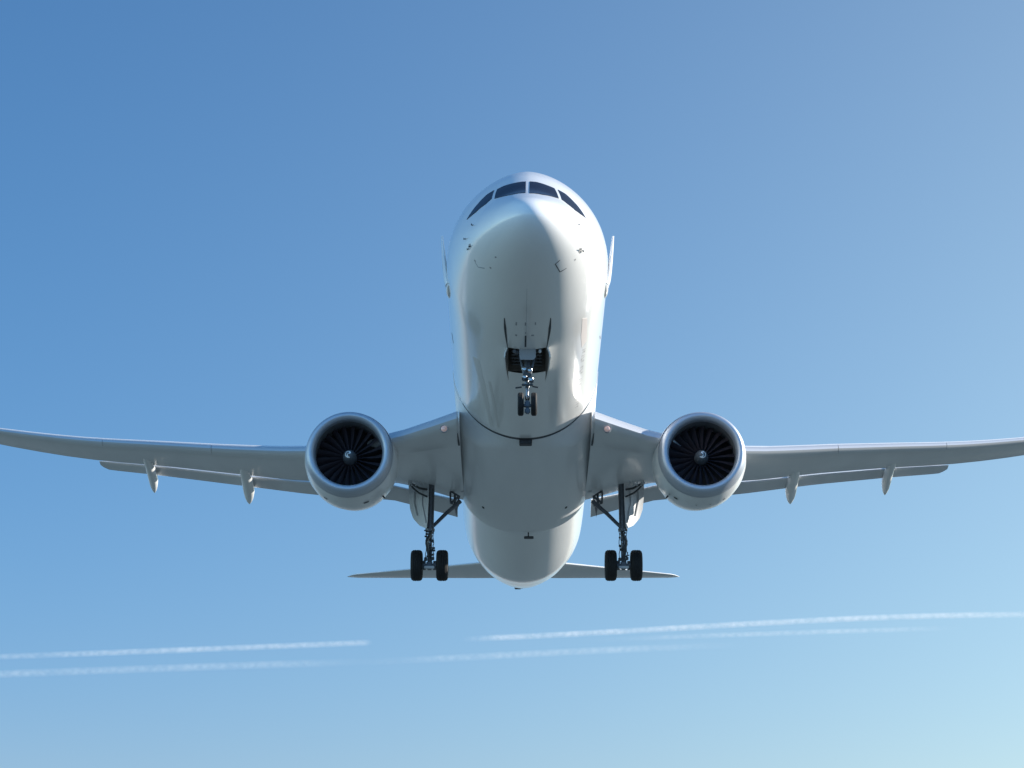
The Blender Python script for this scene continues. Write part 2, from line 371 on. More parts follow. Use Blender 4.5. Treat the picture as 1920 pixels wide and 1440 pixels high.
# ------------------------------------------------------------------ belly fairing
def FS(Y, ph):
    Y = np.asarray(Y, float); ph = np.asarray(ph, float)
    x0, _, z0 = S(Y, ph)
    b = np.clip((Y - 18.8) / 1.1, 0, 1); b = b * b * (3 - 2 * b); e = np.clip((33.6 - Y) / 3.6, 0, 1); e = e ** .8
    bl = b * e
    bot = mono([(18.5,-3.02),(20,-3.12),(22,-3.36),(26,-3.66),(30,-3.80),(31.6,-3.52),(34,-3.0)], Y); hw = mono([(18.5,2.78),(20,2.80),(22,2.83),(28,2.90),(31,2.86),(34,2.6)], Y)
    c = np.cos(ph); sn = np.sin(ph); n = 2 / np.interp(Y, [20, 25, 29], [3.1, 2.75, 2.3])
    x1 = hw * np.sign(c) * np.abs(c) ** n; z1 = -1.15 + (-1.15 - bot) * np.sign(sn) * np.abs(sn) ** n
    z1 = np.where(sn > 0, -1.15 + .5 * sn, z1)
    off = 1.008
    return x0 * off * (1 - bl) + x1 * bl, Y + 0 * ph, z0 * off * (1 - bl) + z1 * bl
fy = np.concatenate([np.linspace(18.86, 23, 24), np.linspace(23.3, 30, 22), np.linspace(30.1, 33.6, 24)])
degs = np.linspace(-178, -2, 150); rings_ = []
for Yv in fy:
    x, y, z = FS(Yv, np.radians(degs)); ring = list(zip(x, y + 0 * x, z))
    xi, yi, zi = S(Yv, np.radians(degs[::-1])); ring += list(zip(xi * .97, yi + 0 * xi, zi * .97)); rings_.append(ring)
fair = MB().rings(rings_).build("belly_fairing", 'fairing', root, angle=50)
# dark gap where the fairing begins, widest at the keel
pts = [(18.78, a) for a in np.linspace(-150, -30, 25)]
ws = [0.03 + .24 * math.sin(math.pi * (k / 24)) ** 1.2 for k in range(25)]
v, f = strip(pts, ws, 0.012, sub=2); link("fairing_seal", v, f, 'dark', root)
b = MB().box((0, 18.98, -3.0), (.50, .35, .30), .02); bx = b.build("ram_air_scoop", 'dark', fair)
for s in (-1, 1):
    a = -90 + s * 33
    skin("vent", [(27.3, a - 1.1), (27.55, a - 1.1), (27.55, a + 1.1), (27.3, a + 1.1)], 'black', fair, fn=FS, off=.01)
MB().tube([(.18, 30.4, -3.5), (.18, 30.55, -3.86)], [.035, .03], 8).box((.2, 30.62, -3.88), (.42, .3, .06), .015).build("drain_mast", 'dark', fair)
MB().tube([(0, 56.9, .30), (0, 57.35, .36)], [.16, .1], 16).build("apu_exhaust", 'dark', fus)
MB().box((-.22, 56.6, .13), (.36, .5, .1), .03).build("tail_bumper", 'dark', fus)

# ------------------------------------------------------------------ wings
#        x     LEy    LEz    TEy   TEz   t_up  t_lo
WST = [(1.6, 17.3, -2.15, 30.7, -2.20, .85, .80),
       (2.6, 18.0, -2.32, 30.25,-2.22, .80, .56),
       (3.95,18.9, -2.50, 29.6, -2.02, .66, .50),
       (5.5, 19.9, -2.66, 28.9, -1.82, .54, .40),
       (7.4, 21.2, -2.58, 28.4, -1.86, .46, .34),
       (9.1, 22.3, -2.36, 28.35,-1.90, .41, .30),
       (11.5,23.9, -1.83, 29.25,-1.43, .37, .26),
       (15.6,26.6, -0.80, 30.85,-0.52, .31, .22),
       (19.4,29.1,  0.18, 32.35, 0.26, .26, .18),
       (23.7,31.95, 1.50, 34.80, 1.62, .20, .13),
       (26.5,34.0,  2.50, 36.10, 2.57, .15, .09),
       (28.6,36.2,  3.32, 37.10, 3.35, .09, .05),
       (29.7,38.0,  3.80, 38.20, 3.81, .03, .02)]
WA = np.array(WST)
def wst(x, s=1):
    r = [float(mono(list(zip(WA[:, 0], WA[:, k])), x)) for k in range(1, 7)]
    if s > 0: d = -max(0, x - 13) * .030; r[1] += d; r[3] += d
    return r
def half(c):                      # half-thickness along the chord, 0..1
    return 10.0 * (0.2969 * math.sqrt(c) - .126 * c - .3516 * c * c + .2843 * c ** 3 - .0936 * c ** 4) if c > 0 else 0
def wpt(x, s, c, side):           # side +1 upper, -1 lower
    ly, lz, ty, tz, tu, tl = wst(x, s); th = (tu if side > 0 else tl) * half(c)
    th = max(th, .06 * c) if c > .02 else th
    return Vector((s * x, ly + (ty - ly) * c, lz + (tz - lz) * c + side * th))
CH = [0, .003, .01, .025, .05, .08, .12, .2, .3, .42, .55, .7, .85, .94, 1.0]
def wing_lower(x, s, c): return wpt(x, s, c, -1)
XS = sorted(set([2.62, 3.2, 3.95, 4.7, 5.5, 6.4, 7.4, 8.2, 9.1, 10.2, 11.5, 13, 14.3, 15.6, 17, 18.2, 19.4, 20.8, 22.2, 23.7, 25, 26.5, 27.6, 28.6, 29.2, 29.7]))
def seg_shape(x0, x1, n, ring): return [ring(x) for x in np.linspace(x0, x1, n)]

def slat(s, x0, x1, c1, wing, name='slat', fwd=.16, drop=.10, grow=.02, m='slat'):
    def ring(x):
        ly, lz, ty, tz, tu, tl = wst(x, s); k = (ty - ly); o = []
        off = Vector((0, -fwd, -drop)); cs = [c1, c1 * .8, c1 * .6, c1 * .4, c1 * .22, c1 * .1, c1 * .03]
        for c in cs: o.append(wpt(x, s, c, -1) + off + Vector((0, 0, -grow)))
        o.append(wpt(x, s, 0, 1) + off + Vector((0, -grow * 1.5, 0)))
        for c in cs[::-1]: o.append(wpt(x, s, c, 1) + off + Vector((0, 0, grow)))
        for c in (c1 * .75, c1 * .35): o.append(wpt(x, s, c, 1) + off + Vector((0, 0, -.03 - .3 * (tu) * 0)))
        for c in (c1 * .35, c1 * .75): o.append(wpt(x, s, c, -1) + off + Vector((0, 0, .03)))
        return o
    return MB().rings(seg_shape(x0, x1, max(4, int((x1 - x0) * 1.5)), ring)).build(name, m, wing, angle=40)

def flap(s, st, wing, round_tip=False):
    """st rows: x, noseY, noseZ, teY, teZ, thickness"""
    A = np.array(st); rs = []
    xs = list(np.linspace(A[0, 0], A[-1, 0], 16))
    if round_tip: xs = xs[:-1] + [A[-1, 0] - .35, A[-1, 0] - .15, A[-1, 0] - .04, A[-1, 0]]
    for x in xs:
        ny, nz, ty, tz, th = [float(np.interp(x, A[:, 0], A[:, k])) for k in range(1, 6)]
        if s > 0: d = -max(0, x - 13) * .030; nz += d; tz += d
        if round_tip:
            e = max(0, (x - (A[-1, 0] - .45)) / .45)
            ty -= (ty - ny) * .45 * e * e; tz -= (tz - nz) * .45 * e * e; th *= (1 - .7 * e * e)
        o = []
        for c, side in [(1, 1), (.8, 1), (.6, 1), (.4, 1), (.22, 1), (.1, 1), (.03, 1), (0, 1), (.03, -1), (.1, -1), (.22, -1), (.5, -1), (.8, -1), (1, -1)]:
            h = th * half(c) * (.8 if side > 0 else .25); h = max(h, .012)
            o.append((s * x, ny + .15 + (ty - ny - .15) * c, nz - .02 + (tz - nz + .02) * c + side * h))
        rs.append(o)
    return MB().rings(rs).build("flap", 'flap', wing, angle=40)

def fairing(s, pts, wing):
    """canoe under the flap: rows x, y, z, half-width, half-height"""
    A = np.array(pts); t0 = np.linspace(0, 1, len(A)); rs = []
    for t_ in np.linspace(0, 1, 30):
        x, y, z, w, h = [float(mono(list(zip(t0, A[:, k])), t_)) for k in range(5)]
        if s > 0: z += -max(0, x - 13) * .030
        rs.append([(s * x + w * math.cos(a), y, z + h * (math.sin(a) if math.sin(a) < 0 else .8 * math.sin(a))) for a in np.linspace(0, 2 * math.pi, 20, endpoint=False)])
    return MB().rings(rs).build("flap_fairing", 'white', wing, angle=60)

for s in (-1, 1):
    rs = []
    for x in XS:
        rs.append([wpt(x, s, c, 1) for c in CH[::-1]] + [wpt(x, s, c, -1) for c in CH[1:]])
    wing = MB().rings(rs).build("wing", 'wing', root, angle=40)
    slat(s, 2.72, 5.9, .155, wing, fwd=.06, drop=.02, grow=.03)
    slat(s, 8.3, 13.2, .085, wing); slat(s, 13.22, 18.4, .085, wing); slat(s, 18.42, 27.6, .085, wing)
    # flaps
    flap(s, [(2.95, 30.15, -2.24, 31.35, -2.74, .20), (4.3, 29.62, -2.10, 30.80, -2.50, .19), (5.75, 28.98, -1.92, 30.2, -2.28, .18), (8.1, 28.6, -1.90, 29.75, -2.22, .17)], wing)
    flap(s, [(8.35, 28.58, -1.92, 29.7, -2.24, .17), (9.45, 28.62, -1.86, 29.80, -2.12, .16), (12.1, 29.66, -1.30, 30.80, -1.50, .15), (16.4, 31.35, -0.33, 32.5, -0.48, .13), (19.25, 32.5, .25, 33.45, .10, .11)], wing, True)
    for x, yl, zl, hw in ((12.2, 29.6, -1.42, .26), (16.72, 31.3, -.42, .22)):
        k = hw / .28; x -= .38 if s > 0 else 0
        fairing(s, [(x - .02, yl - 2.8, zl + .12, .03, .02), (x, yl - 1.8, zl + .06, .15 * k, .16), (x, yl - .9, zl + .02, .23 * k, .22), (x, yl + .1, zl - .06, .27 * k, .27), (x, yl + .9, zl - .22, .28 * k, .28), (x + .03, yl + 1.5, zl - .38, .23 * k, .22), (x + .06, yl + 1.95, zl - .50, .13 * k, .13), (x + .08, yl + 2.2, zl - .59, .02, .02)], wing)
    # small hinge fairing close to the engine
    # landing light in the wing root leading edge
    p = wpt(3.22, s, .010, -1) + Vector((0, -.14, -.10))
    MB().lathe([(.001, -.045), (.06, -.04), (.105, -.02), (.125, 0), (.125, .12)], p, 'y', 24, cap=True).build("landing_light", 'lamp', wing)
    MB().lathe([(.128, .0), (.15, -.01), (.155, .02), (.15, .12), (.128, .12)], p, 'y', 24).build("light_bezel", 'seam', wing)
    # gap seal at the wing root
    a = wpt(2.72, s, .0, 1); b_ = wpt(2.66, s, .155, -1)
    MB().tube([wpt(2.70, s, .06, -1) + Vector((0, -.06, -.07)), b_ + Vector((0, -.03, -.06))], [.012, .04], 8).build("root_seal", 'dark', wing)

# ------------------------------------------------------------------ tailplane and fin
def aero(name, st, s, m, n=14, ax='x'):
    A = np.array(st); rs = []
    for x in np.linspace(A[0, 0], A[-1, 0], n):
        ly, lz, ty, tz, th = [float(np.interp(x, A[:, 0], A[:, k])) for k in range(1, 6)]; o = []
        for c, side in [(q, 1) for q in CH[::-1]] + [(q, -1) for q in CH[1:]]:
            h = max(th * .6 * half(c), .012); y = ly + (ty - ly) * c; z = lz + (tz - lz) * c + side * h
            o.append((s * x, y, z) if ax == 'x' else (side * h, y, x))
        rs.append(o)
    return MB().rings(rs).build(name, m, root, angle=40)
for s in (-1, 1):
    tp = aero("tailplane", [(1.0, 48.6, -.42, 54.3, .12, .27), (2.15, 49.5, -.28, 54.6, .18, .24), (8.4, 54.5, .36, 56.25, .60, .10), (8.75, 55.0, .42, 56.4, .66, .06), (8.95, 55.7, .52, 56.5, .70, .02)], s, 'wing', 30)
    tp.scale = (1.06 if s < 0 else .955, 1, 1)
aero("tail_fin", [(2.6, 43.5, 0, 54.5, 0, .32), (5.0, 46.2, 0, 54.8, 0, .26), (11.3, 53.2, 0, 56.6, 0, .10), (11.6, 54.2, 0, 56.8, 0, .03)], 1, 'white', 20, 'z')

# ------------------------------------------------------------------ engines
for s in (-1, 1):
    c = Vector((s * 7.02, 19.0, -3.40)); n = 96
    nac = MB().lathe([(1.751, .60), (1.757, .64), (1.80, .95), (1.86, 1.6), (1.88, 2.2), (1.83, 3.2), (1.68, 4.1), (1.55, 4.9), (1.46, 5.3), (1.43, 5.28), (1.45, 4.6), (1.48, 3.5), (1.45, 2.4)], c, 'y', n, tilt=.09).build("engine", 'nacelle', root, angle=50)
    MB().lathe([(1.33, .34), (1.34, .24), (1.365, .14), (1.42, .045), (1.50, 0), (1.58, .02), (1.64, .07), (1.685, .18), (1.725, .35), (1.75, .60), (1.71, .64), (1.5, .5)], c, 'y', n).build("intake_lip", 'lip', nac, angle=60)
    MB().lathe([(1.328, .345), (1.318, .50), (1.333, .75), (1.345, 1.0), (1.37, 1.5), (1.385, 1.75), (1.40, 1.8), (1.40, .345)], c, 'y', n).build("intake_liner", 'liner', nac)
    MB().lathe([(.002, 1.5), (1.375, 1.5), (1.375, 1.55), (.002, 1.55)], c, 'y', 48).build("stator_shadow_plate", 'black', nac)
    MB().lathe([(.004, .36), (.06, .375), (.12, .42), (.18, .50), (.235, .62), (.27, .80), (.285, 1.05), (.285, 1.7)], c, 'y', 48, cap=True).build("spinner", 'spinner', nac)
    # spiral mark on the spinner
    v = []; f = []; K = 22
    for k in range(K + 1):
        t_ = k / K; a = (0.4 if s < 0 else 2.2) - s * 4.6 * t_; rr = .045 + .085 * t_; w = .058 * math.sin(math.pi * min(1, .18 + t_ * .8)) + .008
        for r_ in (rr - w, rr + w):
            r_ = max(r_, .005); y = float(np.interp(r_, [.004, .06, .12, .18, .235], [.36, .375, .42, .50, .62])) - .012
            v.append((c.x + r_ * math.cos(a), c.y + y, c.z + r_ * math.sin(a)))
        if k: q = 2 * k; f.append((q - 2, q - 1, q + 1, q))
    link("spiral_mark", v, f, 'mark', nac)
    # fan blades
    NB = 22
    for k in range(NB):
        a0 = 2 * math.pi * (k + .35) / NB; rs = []
        for t_ in np.linspace(0, 1, 9):
            r_ = .27 + 1.08 * t_; tw = R(22 + 18 * t_); ch = .25 + .09 * t_; sw = s * .03 * math.sin(math.pi * t_)
            o = []
            for q, h in ((-.5, 0), (-.3, .012), (0, .018), (.3, .012), (.5, 0), (.3, -.012), (0, -.018), (-.3, -.012)):
                du = q * ch; tang = du * math.sin(tw) + h * math.cos(tw); dy = du * math.cos(tw) - h * math.sin(tw)
                an = a0 + sw + tang / r_ * (1 if s > 0 else 1)
                o.append((c.x + r_ * math.cos(an), c.y + 1.05 + dy, c.z + r_ * math.sin(an)))
            rs.append(o)
        MB().rings(rs).build("fan_blade", 'blade', nac)
    # exhaust core and plug
    MB().lathe([(1.05, 4.3), (1.0, 5.2), (.82, 6.1), (.72, 6.6), (.70, 6.58), (.74, 5.8)], c, 'y', 48, tilt=.09).build("exhaust_core", 'lip', nac)
    MB().lathe([(.55, 5.9), (.5, 6.5), (.3, 7.2), (.03, 7.8)], c, 'y', 32, cap=True, tilt=.09).build("exhaust_plug", 'liner', nac)
    # pylon up to the wing
    rs = []
    for y, zb, zt, w in ((20.3, -1.75, -1.63, .05), (21.0, -2.0, -1.45, .20), (22.5, -2.0, -1.5, .30), (24.5, -2.2, -1.6, .32), (26.5, -2.6, -1.8, .28), (28.3, -2.5, -1.9, .08)):
        rs.append([(c.x - w, y, zb), (c.x + w, y, zb), (c.x + w, y, zt), (c.x - w, y, zt)])
    MB().rings(rs).build("pylon", 'nacelle', nac)
    # vents, drains and the fine seam between cowl and lip
    def ns(y, deg, l, w, m='dark', name='cowl_vent'):
        v = []; rr = float(np.interp(y, [.45, .9, 1.6, 2.3, 3.2], [1.735, 1.80, 1.86, 1.88, 1.83]))
        k = 5
        for yy_ in (y, y + l):
            r2 = float(np.interp(yy_, [.45, .9, 1.6, 2.3, 3.2], [1.735, 1.80, 1.86, 1.88, 1.83])) + .022
            for i in range(k):
                an = R(deg) + (i / (k - 1) - .5) * w / rr; v.append((c.x + r2 * math.cos(an), c.y + yy_, c.z + .09 * yy_ + r2 * math.sin(an)))
        link(name, v, [(i, i + 1, i + 1 + k, i + k) for i in range(k - 1)], m, nac)
    ns(1.72, -122, .14, .16); ns(1.72, -70 if s < 0 else -60, .16, .22 if s < 0 else .12)
    if s > 0: ns(1.75, -131, .14, .06, 'greymark'); ns(1.8, -78, .1, .07, 'greymark'); ns(1.85, -95, .1, .05, 'greymark')
    for k in range(24):
        an = -165 + k * 6.4
        if k % 6 == 3: ns(1.50, an, .012, .16, 'seam', 'cowl_seam')
    a = R(-48 if s < 0 else -132)
    q = Vector((c.x + 1.88 * math.cos(a), c.y + 2.4, c.z + .24 + 1.88 * math.sin(a)))
    MB().tube([q - Vector((math.cos(a), 0, math.sin(a))) * .12, q + Vector((math.cos(a), .2, math.sin(a))) * .12], [.05, .03], 8).build("drain_mast", 'dark', nac)
    # chine on the inboard side of the cowl
    a = R(180 - 38 if s > 0 else 38)
    d = Vector((math.cos(a), 0, math.sin(a)))
    p0 = c + d * 1.74
    MB().prism([p0 + Vector((0, .9, 0)), p0 + Vector((0, 1.9, 0)) + d * .28, p0 + Vector((0, 2.4, 0)) + d * .28, p0 + Vector((0, 2.5, 0))], d.cross(Vector((0, 1, 0))) * .015).build("strake", 'nacelle', nac)

# ------------------------------------------------------------------ wheels
def wheel(parent, c, r, w, hub):
    h = w / 2
    prof = [(r * .56, -h * .8), (r * .66, -h * .98), (r * .80, -h), (r * .92, -h * .88), (r * .98, -h * .62)]
    for gq in (-.42, 0, .42):
        prof += [(r, h * (gq - .12)), (r * .985, h * (gq - .04)), (r * .985, h * (gq + .04)), (r, h * (gq + .12))]
    prof += [(r * .98, h * .62), (r * .92, h * .88), (r * .80, h), (r * .66, h * .98), (r * .56, h * .8)]
    ty = MB().lathe(prof, c, 'x', 48, cap=False).build("tyre", 'tyre', parent, angle=25)
    rm = MB()
    for sg in (-1, 1):
        rm.lathe([(r * .57, sg * h * .78), (r * .52, sg * h * .80), (r * .48, sg * h * .55), (r * .30, sg * h * .45), (r * .2, sg * h * .7), (.002, sg * h * .72)], c, 'x', 32)
    rm.build("wheel_rim", hub, parent, angle=30)

# ------------------------------------------------------------------ main landing gear
for s in (-1, 1):
    X = 4.15; ax = Vector((s * X, 28.0, -5.80))
    top = Vector((s * 4.10, 27.7, -1.9))
    b = MB().tube([top, (s * 4.11, 27.75, -2.5), (s * 4.12, 27.8, -3.9), (s * 4.13, 27.85, -4.25)], [.14, .155, .145, .16], 20)
    b.tube([(s * 4.02, 27.62, -2.5), (s * 4.0, 27.66, -4.2)], .03, 8).tube([(s * 4.24, 27.64, -2.4), (s * 4.22, 27.68, -4.2)], .022, 8)
    b.tube([(s * 4.13, 27.85, -4.2), (s * 4.14, 27.87, -4.32)], [.2, .2], 16)
    gear = b.build("main_landing_gear", 'strut', root); gear.location.x = .08
    MB().tube([(s * 4.13, 27.87, -4.3), (s * 4.15, 28, -5.72)], [.095, .095], 18).build("piston", 'strut', gear)
    b = MB().tube([ax + Vector((-.52, 0, 0)), ax + Vector((.52, 0, 0))], .085, 16).box(ax + Vector((0, 0, 0)), (.26, .42, .34), .05)
    b.tube([ax + Vector((-.3, 0, 0)), ax + Vector((-.16, 0, 0))], .2, 20).tube([ax + Vector((.16, 0, 0)), ax + Vector((.3, 0, 0))], .2, 20)
    b.build("axle", 'strut', gear)
    b = MB()
    for k, (dx, dz, w) in enumerate(((-.16, .22, .14), (.15, .26, .12), (.02, .18, .2), (-.2, .12, .1))): b.box(ax + Vector((dx, -.2, dz)), (w, .12, .14), .02)
    b.build("brake_fittings", 'pipe', gear)
    MB().box(ax + Vector((0, -.26, -.14)), (.44, .05, .11), .015).build("brake_plate", 'gearw', gear)
    for d in (-.545, .545): wheel(gear, ax + Vector((d, 0, 0)), .665, .50, 'rim')
    # side brace towards the belly, lock links
    br = MB().tube([(s * 4.0, 27.85, -4.1), (s * 3.45, 27.95, -3.5), (s * 2.85, 28.1, -2.92)], [.075, .085, .095], 12)
    br.tube([(s * 4.02, 27.75, -4.2), (s * 3.35, 27.85, -3.5)], .03, 8)
    br.build("side_brace", 'strut', gear)
    MB().tube([(s * 5.0, 27.55, -2.32), (s * 4.85, 27.5, -2.52), (s * 4.62, 27.5, -2.72), (s * 4.15, 27.65, -2.90)], .04, 8).tube([(s * 5.0, 27.4, -2.30), (s * 4.6, 27.6, -2.48), (s * 4.12, 27.65, -2.55)], .05, 8).build("retraction_link", 'pipe', gear)
    # torque links and hoses round the piston
    b = MB()
    b.prism([(s * 4.1, 27.68, -4.35), (s * 4.3, 27.45, -4.85), (s * 4.24, 27.45, -4.92), (s * 4.02, 27.66, -4.42)], (.02, .03, 0))
    b.prism([(s * 4.3, 27.45, -4.85), (s * 4.2, 27.75, -5.6), (s * 4.1, 27.75, -5.6), (s * 4.22, 27.45, -4.92)], (.02, .03, 0))
    rr_ = random.Random(3 if s < 0 else 9)
    for k in range(26):
        z = -4.22 - k * .052; b.box((s * 4.14 + rr_.uniform(-.19, .19), 27.74, z), (rr_.uniform(.05, .14), .1, rr_.uniform(.03, .09)), .012)
    for sx in (-.19, .18):
        pts = [(s * 4.14 + sx * (.85 + .12 * math.sin(k * 1.7)), 27.78, -4.15 - k * .15) for k in range(10)]
        b.tube(pts, .018, 6)
    b.tube([(s * 4.14 - .13, 27.8, -5.15), (s * 4.14 + .15, 27.8, -5.15)], .06, 10)
    b.build("torque_links", 'pipe', gear)
    for k in range(6):
        z = -4.3 - k * .14; MB().box((s * 4.14 + rr_.uniform(-.14, .14), 27.66, z), (.035, .03, .07), .008).build("hose_clip", 'chrome', gear)
    # door carried by the strut, outboard
    outl = [(5.10, -2.15), (5.08, -2.75), (5.02, -3.25), (4.88, -3.68), (4.58, -4.06), (4.28, -4.25), (4.24, -3.95), (4.20, -3.0), (4.19, -2.2)]
    def dsurf(x, z, k): return Vector((s * x, 27.55 + .75 * (x - 4.2) + .10 * math.sin((x - 4.2) * 3.2) + k, z))
    zz = np.linspace(-2.15, -4.25, 22); rs = []
    po = sorted([(z, x) for x, z in outl[:6]]); pi_ = sorted([(z, x) for x, z in outl[5:]])
    for z in zz:
        xo = float(np.interp(z, [p_[0] for p_ in po], [p_[1] for p_ in po])); xi = float(np.interp(z, [p_[0] for p_ in pi_], [p_[1] for p_ in pi_]))
        xs_ = np.linspace(xi, max(xo, xi + .01), 9)
        rs.append([dsurf(x, z, -.02) for x in xs_] + [dsurf(x, z, .03) for x in xs_[::-1]])
    dr = MB().rings(rs).build("gear_door", 'flap', gear, angle=50)
    MB().prism([dsurf(4.55, -2.5, -.05), dsurf(4.58, -3.1, -.05), dsurf(4.36, -4.0, -.05), dsurf(4.32, -4.0, -.05), dsurf(4.50, -3.1, -.05), dsurf(4.48, -2.5, -.05)], (0, .03, 0)).build("door_rib", 'wing', dr)
    MB().prism([dsurf(4.85, -2.5, -.04), dsurf(4.86, -3.0, -.04), dsurf(4.72, -3.6, -.04), dsurf(4.69, -3.6, -.04), dsurf(4.82, -3.0, -.04), dsurf(4.81, -2.5, -.04)], (0, .02, 0)).build("door_rib", 'seam', dr)
    # hinge fittings above the door
    b = MB()
    for k in range(4): b.tube([(s * (4.4 + .17 * k), 27.3, -2.15), (s * (4.42 + .17 * k), 27.3, -2.42)], .022, 6).box((s * (4.41 + .17 * k), 27.3, -2.44), (.07, .05, .05), .01)
    b.build("door_hinges", 'gearw', gear)
    MB().box((s * 5.02, 27.3, -2.32), (.12, .1, .2), .03).build("door_bracket", 'gearw', gear)
    MB().box((s * 5.0, 27.3, -2.62), (.1, .1, .14), .03).build("door_bracket", 'gearw', gear)
    # brace anchorage and small pointed door next to the belly
    MB().tube([(s * 3.30, 28.5, -2.35), (s * 2.90, 28.4, -2.62), (s * 2.94, 28.5, -3.02), (s * 3.28, 28.5, -2.9), (s * 3.30, 28.5, -2.40)], .045, 8).tube([(s * 3.28, 28.5, -2.9), (s * 2.9, 28.4, -2.62)], .05, 8).tube([(s * 3.1, 28.5, -2.45), (s * 3.1, 28.5, -2.95)], .05, 8).build("brace_anchor", 'strut', gear)
    MB().prism([(s * 2.90, 28.9, -2.55), (s * 2.96, 28.9, -2.55), (s * 3.10, 28.9, -3.05), (s * 3.04, 28.9, -3.42), (s * 2.98, 28.9, -3.05)], (0, .05, 0)).build("inner_door", 'seam', gear)
    MB().box((s * 2.74, 28.2, -2.45), (.2, .3, .12), .04).build("brace_fitting", 'gearw', gear)

# ------------------------------------------------------------------ nose gear, its bay and doors
b = MB(); bw0 = float(S(9.0, R(-90 + BW))[0]); zb = float(S(9.0, R(-90 + BW))[2]) - .01
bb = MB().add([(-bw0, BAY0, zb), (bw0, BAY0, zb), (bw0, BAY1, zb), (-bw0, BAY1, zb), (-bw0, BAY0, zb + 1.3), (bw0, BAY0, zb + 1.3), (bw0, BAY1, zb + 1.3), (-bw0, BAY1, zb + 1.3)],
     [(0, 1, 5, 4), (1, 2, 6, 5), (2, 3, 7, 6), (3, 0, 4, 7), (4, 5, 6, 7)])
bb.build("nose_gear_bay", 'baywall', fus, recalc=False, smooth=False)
b = MB()
for k in range(7): b.tube([(-.55, BAY0 + .3 + k * .37, zb + .25), (.55, BAY0 + .3 + k * .37, zb + .22)], .03, 6)
for x in (-.42, -.3, .33, .45): b.tube([(x, BAY0 + .1, zb + .35), (x * 1.05, BAY1 - .1, zb + .3)], .025, 6)
b.build("bay_pipes", 'strut', fus)
ng_t = Vector((0, 8.75, -2.6)); ng = Vector((0, 8.05, -4.97))
nb = MB().tube([ng_t, (0, 8.5, -3.4), (0, 8.32, -4.0)], [.12, .12, .11], 16)
for sx in (-1, 1): nb.tube([(sx * .28, 8.55, -3.0), (sx * .10, 8.4, -3.75)], [.045, .05], 8)
ngear = nb.build("nose_landing_gear", 'strut', root)
MB().tube([(0, 8.34, -3.95), (0, 8.06, -5.0)], [.055, .055], 14).tube([(0, 8.3, -4.1), (0, 8.25, -4.3)], [.09, .09], 14).tube([(0, 8.15, -4.65), (0, 8.1, -4.8)], [.085, .085], 14).build("piston", 'chrome', ngear)
b = MB().box((0, 8.22, -3.85), (.30, .14, .22), .04).box((-.13, 8.2, -3.98), (.13, .12, .16), .03).box((.15, 8.2, -4.05), (.15, .12, .18), .03).box((0, 8.15, -4.22), (.40, .12, .07), .02)
b.tube([(-.20, 8.22, -4.28), (-.42, 8.2, -4.32)], .03, 8).tube([(.18, 8.2, -4.26), (.38, 8.2, -4.30)], .03, 8).build("steering_unit", 'pipe', ngear)
for dx, dz, rr2 in ((-.11, -3.62, .085), (.09, -3.66, .085), (-.09, -3.92, .075), (.12, -4.0, .095)):
    MB().lathe([(.002, -.03), (rr2 * .8, -.02), (rr2, 0), (rr2 * .8, .12), (.01, .16)], (dx, 8.12, dz), 'y', 20, cap=True).build("taxi_light", 'chrome', ngear)
b = MB().box((0, 8.05, -4.98), (.20, .22, .26), .04).tube([(-.22, 8.05, -5.02), (.22, 8.05, -5.02)], .06, 12); b.build("axle", 'strut', ngear)
MB().box((0, 8.05, -5.22), (.2, .2, .2), .04).build("tow_fitting", 'strut', ngear)
for d in (-.235, .235): wheel(ngear, ng + Vector((d, 0, 0)), .415, .215, 'rim')
MB().prism([(-.28, 7.98, -2.92), (.30, 7.98, -2.92), (.30, 8.05, -3.22), (.22, 8.05, -3.32), (-.24, 8.05, -3.32), (-.28, 8.05, -3.2)], (0, .025, 0)).build("strut_door", 'seam', ngear)
MB().tube([(0, 9.9, -2.5), (0, 8.45, -3.75)], .05, 10).build("drag_brace", 'gearw', ngear)
for sx in (-1, 1):
    e = [(8.05, 0), (9.3, 0), (BAY1 - .05, 0)]
    x0 = sx * (bw0 + .015)
    rs = []
    for t_ in np.linspace(0, 1, 12):
        y = BAY0 + .04 + (BAY1 - BAY0 - .1) * t_; dep = .44 + .05 * math.sin(math.pi * t_); dep *= min(1, .75 + t_)
        lean = sx * (.10 - .13 * t_)
        rs.append([(x0, y, zb + .03), (x0 + lean * .5 + sx * .03, y, zb - dep * .5), (x0 + lean, y, zb - dep), (x0 + lean + sx * .04, y, zb - dep), (x0 + lean * .5 + sx * .075, y, zb - dep * .5), (x0 + sx * .045, y, zb + .03)])
    dr = MB().rings(rs).build("nose_gear_door", 'white', root, angle=40)
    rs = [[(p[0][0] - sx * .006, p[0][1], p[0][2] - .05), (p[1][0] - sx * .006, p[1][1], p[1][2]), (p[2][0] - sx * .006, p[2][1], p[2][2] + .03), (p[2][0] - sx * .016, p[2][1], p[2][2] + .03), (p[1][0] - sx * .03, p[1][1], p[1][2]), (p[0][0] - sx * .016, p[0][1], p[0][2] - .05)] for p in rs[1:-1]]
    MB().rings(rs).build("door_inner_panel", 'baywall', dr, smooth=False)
for x, y, w in ((-.45, 8.12, .12), (-.38, 8.2, .16), (.45, 8.12, .1), (.12, 8.1, .15), (-.15, 8.1, .12)):
    MB().box((x, y, zb - .08), (w, .1, .12), .02).build("door_actuator", 'strut' if x != .45 else 'gearw', fus)

